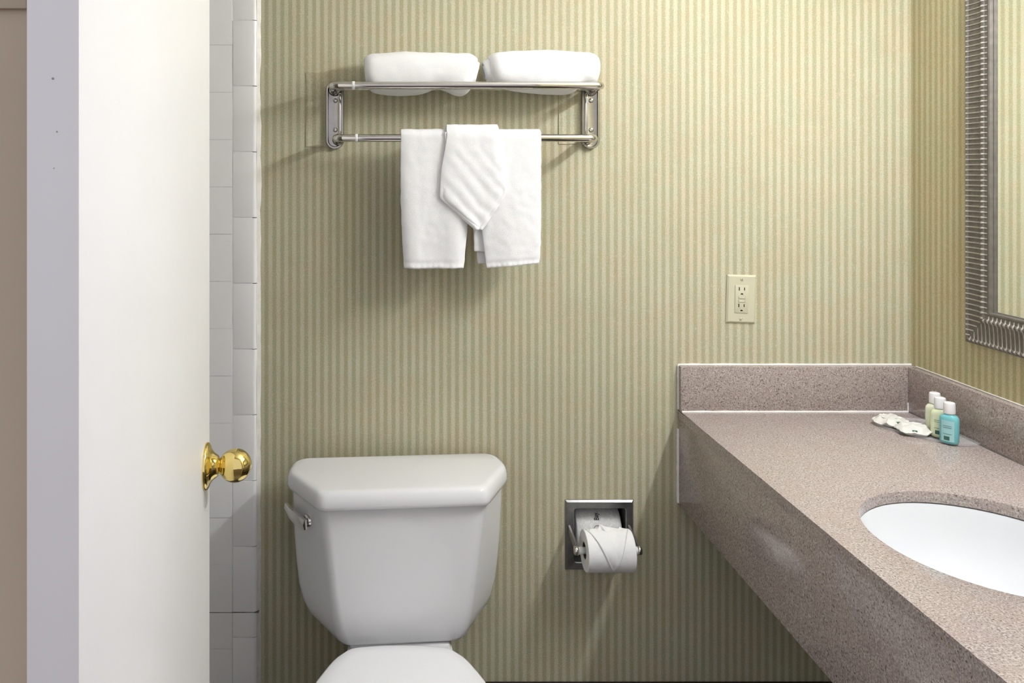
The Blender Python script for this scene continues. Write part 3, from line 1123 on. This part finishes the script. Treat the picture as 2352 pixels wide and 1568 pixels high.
for v in bmt.verts:
    tx, ty = v.co.x, v.co.y
    phi = PH0 - tx * .76 / SPR
    v.co = cylpt(.4995 - ty, phi, SPR + .0016, SPY, SPZ)
link('printed_letters', finish(bmt, 'letters'), M['print'], spare)
bmt = bmesh.new()
g = []
for k in range(15):
    a = math.radians(50 + 130 * k / 14)
    row = []
    for rr in (.0088, .0098):
        row.append(bmt.verts.new(cylpt(.4945 + rr * math.cos(a), math.radians(72) - rr * math.sin(a) / SPR * .9, SPR + .0016, SPY, SPZ)))
    g.append(row)
for k in range(14):
    bmt.faces.new((g[k][0], g[k][1], g[k + 1][1], g[k + 1][0]))
link('printed_arc', finish(bmt, 'arc'), M['print'], spare)

# ------------------------------------------------------------------ toilet
TOX, TOY, YAW = .0098, 1.8610, math.radians(4.4)
toi = thing('toilet', 'white two-piece toilet with closed cover and faceted tank', 'toilet', (TOX, TOY, 0), YAW)


def plan(hw_b, hw_s, ys, hw_f, yf, z, rb=.02, rs=.06, rf=.035, seg=6):
    pts = [(-hw_b, 0.0), (hw_b, 0.0), (hw_s, -ys), (hw_f, -yf), (-hw_f, -yf), (-hw_s, -ys)]
    return [(p.x, p.y, z) for p in round_poly(pts, [rb, rb, rs, rf, rf, rs], seg)]


# tank: (z, side half width, side depth, front half width, front depth, back half width)
tank_tab = [(.401, .152, .060, .119, .160, .138), (.404, .172, .062, .126, .168, .158), (.413, .193, .064, .131, .173, .178), (.430, .2085, .066, .136, .177, .195),
            (.455, .2205, .066, .1405, .180, .207), (.490, .2290, .066, .146, .182, .216), (.540, .2340, .066, .152, .184, .222), (.600, .2385, .066, .159, .186, .226),
            (.660, .2405, .066, .166, .188, .228), (.712, .2415, .066, .171, .189, .229)]
rg = [plan(b, w, ys, f, d, z, rf=.030) for z, w, ys, f, d, b in tank_tab]
link('tank', loft(rg, True, True, 50), M['porcelain'], toi, local=True)
lid = []
for z, g_ in ((.7040, -.004), (.7045, .004), (.7075, .0080), (.7150, .0092), (.7250, .0080), (.7340, .0055), (.7395, .0020), (.7425, -.0025), (.7440, -.009)):
    lid.append(plan(.2330 + g_, .2440 + g_, .070, .1720 + g_ * .7, .197 + g_, z, rb=.028, rs=.07, rf=.028))
link('tank_lid', loft(lid, True, True, 60), M['porcelain'], toi, local=True)

# flush lever on the left facet of the tank
fdir = Vector((-.062, .118, 0)).normalized()         # along the facet, towards the wall
fn = Vector((-.118, -.062, 0)).normalized()          # out of the facet
fo = Vector((-.2010, -.1280, .6555))
lev = link('flush_lever', lathe([(.0135, -.006), (.0135, .004), (.0115, .007), (.006, .009)], fo, fn, 24), M['chrome'], toi, local=True)
bm = bmesh.new()
rg = []
for t in range(13):
    q = t / 12
    c = fo + fn * (.016 + .005 * math.sin(q * PI)) + fdir * (-.016 + .098 * q) + Vector((0, 0, -.001 + .004 * q))
    hh = .0105 + .0025 * math.sin(q * PI) - .0015 * q
    hw = .0046
    rg.append([c - fn * hw + Vector((0, 0, -hh)), c + fn * hw * .4 + Vector((0, 0, -hh)), c + fn * hw + Vector((0, 0, 0)), c + fn * hw * .4 + Vector((0, 0, hh)),
               c - fn * hw + Vector((0, 0, hh))])
bm_loft(bm, rg)
link('handle', finish(bm, 'handle', 40), M['chrome'], lev, local=True)

# seat, cover and bowl; y is the distance forward of the wall end
def seat_plan(tab, z, grow, n=60):
    ys = [a for a, b in tab]
    y0, y1 = ys[0], ys[-1]
    pts = []
    for k in range(n):
        t = k / (n - 1)
        y = y0 + (y1 - y0) * (0.5 - 0.5 * math.cos(PI * t))
        pts.append((interp(tab, y), y))
    cx, cy = 0, (y0 + y1) / 2
    right = [(w, -y) for w, y in pts]
    left = [(-w, -y) for w, y in reversed(pts)]
    ring_ = right + left
    out = []
    for x, y in ring_:
        d = Vector((x / .18, (y + cy) / ((y1 - y0) / 2)))
        d = d.normalized() if d.length > 0 else d
        out.append((x + d.x * grow, y + d.y * grow, z))
    return out


cov = [(.2205, .004), (.2215, .030), (.2240, .060), (.2275, .085), (.2305, .0965), (.2350, .1045), (.2440, .1140), (.265, .131), (.30, .148), (.35, .167), (.42, .181), (.49, .183), (.56, .172), (.62, .148), (.66, .115), (.685, .075), (.692, .03), (.693, .002)]
rg = [seat_plan(cov, z, g_) for z, g_ in ((.4130, -.004), (.4145, 0), (.4260, .0010), (.4310, -.0015), (.4335, -.006), (.4350, -.03))]
link('seat_cover', loft(rg, True, True, 60), M['seat'], toi, local=True)
rg = [seat_plan(cov, z, g_) for z, g_ in ((.3930, -.004), (.3950, .002), (.4085, .003), (.4110, -.002))]
link('seat', loft(rg, True, True, 60), M['seat'], toi, local=True)
for sx in (-1, 1):
    link('hinge_cap', box((sx * .060 - .02, -.2270, .388), (sx * .060 + .02, -.196, .411), .006, 3), M['seat'], toi, local=True)
bowl = [(.045, .100), (.08, .108), (.20, .115), (.26, .132), (.30, .146), (.36, .164), (.43, .174), (.50, .174), (.57, .160), (.62, .138), (.655, .105), (.675, .06), (.682, .004)]
rg = []
for z, sx, sy0, sy1 in ((.390, 1.0, 0, 1.0), (.378, 1.01, 0, 1.0), (.36, .98, 0, .99), (.31, .86, .01, .93), (.25, .70, .02, .82), (.18, .60, .02, .74), (.10, .58, .02, .74), (.03, .63, .01, .80), (0, .65, 0, .82)):
    pl_ = seat_plan(bowl, z, 0)
    rg.append([(x * sx, -.045 + (y + .045) * sy1 - sy0, z) for x, y, _ in pl_])
link('bowl', loft(rg, True, True, 60), M['porcelain'], toi, local=True)
link('tank_mount', box((-.108, -.165, .360), (.108, -.030, .3985), .006, 3), M['porcelain'], toi, local=True)
link('supply_valve', lathe([(.006, 0), (.006, .05), (.011, .052), (.011, .075), (.004, .078)], (-.19, .025, .17), (0, -1, 0), 16), M['chrome'], toi, local=True)

for o in toi.children:                     # the tank sits a little askew on the bowl
    if o.name.split('.')[0] in ('seat_cover', 'seat', 'hinge_cap', 'bowl', 'tank_mount'):
        o.rotation_euler = (0, 0, -YAW)
        o.location = (.0075, 0, 0)

# ------------------------------------------------------------------ guest amenities on the counter
tray_pts = [(1.222, 1.806), (1.150, 1.822), (1.076, 1.786), (1.108, 1.712), (1.170, 1.640), (1.222, 1.640)]
tp_ = round_poly(tray_pts, [.012, .05, .03, .12, .03, .010], 8)
cxy = Vector((1.155, 1.73))


def tr_ring(s, z):
    return [((p - cxy) * s + cxy).to_3d() + Vector((0, 0, z)) for p in tp_]


me = loft([tr_ring(.93, CT + .0002), tr_ring(.985, CT + .0012), tr_ring(1.0, CT + .0062), tr_ring(.988, CT + .0066), tr_ring(.965, CT + .0030), tr_ring(.90, CT + .0024)], True, True, 40)
tray = link('amenity_tray', me, M['clear'])
tray['label'] = 'clear plastic tray holding soaps and bottles in the counter corner'
tray['category'] = 'tray'
TZ = CT + .0026


def bottle(name, label, x, y, rot, H, mat_body, mat_label, print_):
    t = thing(name, label, 'bottle', (x, y, TZ), rot, 'small bottles on the tray')
    tab = [(0, .0125, .0080), (.0015, .0155, .0105), (.005, .0170, .0118), (.03, .0175, .0122), (.048, .0175, .0122), (.0535, .0168, .0118), (.0575, .0140, .0108),
           (.0600, .0100, .0092), (.0615, .0085, .0085), (.064, .0080, .0080)]
    k = H / .086
    rg = []
    for z, a, b in tab:
        r_ = []
        for i in range(36):
            th = 2 * PI * i / 36
            c, s_ = math.cos(th), math.sin(th)
            e = 1 / (abs(c) ** 2.6 + abs(s_) ** 2.6) ** (1 / 2.6)
            r_.append((a * e * c, b * e * s_, z * k))
        rg.append(r_)
    body = link('body', loft(rg, True, True, 60), mat_body, t, local=True)
    link('cap', lathe([(.0088, 0), (.0108, .0005), (.0111, .002), (.0107, .019), (.0100, .0222), (.008, .0232), (.002, .0234)], (0, 0, .0622 * k), (0, 0, 1), 28), M['cap'], t, local=True)

    def lab(x0, x1, z0, z1, off, m, nm, par):
        bm = bmesh.new()
        g = []
        for j in range(2):
            row = []
            for i in range(9):
                xx = x0 + (x1 - x0) * i / 8
                a, b = .0175, .0122
                yy = -b * (1 - min(.999, abs(xx / a)) ** 2.6) ** (1 / 2.6) - off
                row.append(bm.verts.new((xx, yy, (z0, z1)[j] * k)))
            g.append(row)
        for i in range(8):
            bm.faces.new((g[0][i], g[0][i + 1], g[1][i + 1], g[1][i]))
        r = bmesh.ops.extrude_face_region(bm, geom=bm.faces[:])
        for v in [q for q in r['geom'] if isinstance(q, bmesh.types.BMVert)]:
            v.co.y += .0003
        return link(nm, finish(bm, nm, 60), m, par, local=True)
    l_ = lab(-.0115, .0115, .006, .049, .00045, mat_label, 'label', t)
    lab(-.0065, .0035, .0085, .0165, .00075, M['logo'], 'emblem', l_)
    if print_:
        for z in (.021, .034, .0375):
            lab(-.0085, .0075, z, z + .0007, .00075, M['logo'], 'printed_line', l_)
    return t


bottle('shampoo_bottle', 'cream lotion bottle with white cap, hindmost of three on the tray', 1.186, 1.731, -.75, .086, M['lotion_cream'], M['label_green'], False)
bottle('lotion_bottle', 'pale green lotion bottle with white cap, middle of three on the tray', 1.172, 1.694, -.80, .086, M['lotion'], M['label_green'], True)
bottle('gel_bottle', 'translucent teal gel bottle with white cap, nearest on the tray', 1.166, 1.657, -.88, .086, M['teal'], M['label_teal'], True)


def soap(label, x, y, rot, sx, sy, seed):
    t = thing('wrapped_soap', label, 'soap', (x, y, TZ), rot, 'wrapped soaps on the tray')
    rg = []
    n = 44
    for r, z in ((.60, .000), (.90, .0010), (1.06, .0045), (1.16, .0075), (1.12, .0090), (.98, .0105), (.88, .0135), (.76, .0172), (.58, .0188), (.36, .0190), (.16, .0191)):
        ring_ = []
        for i in range(n):
            th = 2 * PI * i / n
            c, s_ = math.cos(th), math.sin(th)
            sq = 1 / (abs(c) ** 3.4 + abs(s_) ** 3.4) ** (1 / 3.4)
            out_ = max(0, (r - .55) / .6)
            frill = 1 + out_ * (.12 * nz(c * 1.8, s_ * 1.8, seed) + .04 * nz(c * 6, s_ * 6, seed + 2)) + .05 * nz(c * 2, s_ * 2, seed + z * 90)
            zz = z + (.0040 * nz(c * r * 2.3 * sx / sy, s_ * r * 2.3, seed) + .0022 * nz(c * r * 6, s_ * r * 6, seed + 3) if z > .003 else 0) + .0007 * out_ * math.sin(th * 7 + seed)
            ring_.append((sx * r * sq * frill * c, sy * r * sq * frill * s_, max(0, zz) if z > 0 else 0))
        rg.append(ring_)
    w = link('paper', loft(rg, True, True, 24), M['soap_paper'], t, local=True)
    bm = bmesh.new()
    for a0, lng in ((2.4, .9), (.5, .8), (4.4, .5)):
        pts = [(sx * (.70 + .05 * math.sin(q * 3)) * math.cos(a0 + lng * q), sy * .70 * math.sin(a0 + lng * q), .0178 + .0008 * math.sin(q * 6)) for q in [i / 8 for i in range(9)]]
        bm_tube(bm, pts, .0009, 6)
    link('crease', finish(bm, 'crease', 60), M['soap_paper'], w, local=True)
    link('printed_mark', box((-.008, -sy * 1.02 - .001, .0085), (.001, -sy * .95 + .003, .0120), .0003), M['logo'], w, local=True)
    return t


soap('white paper-wrapped soap lying farther back, by the back splash', 1.121, 1.781, .35, .030, .023, 1.7)
soap('white paper-wrapped soap lying nearer, beside the small bottles', 1.134, 1.722, -.35, .029, .024, 6.2)
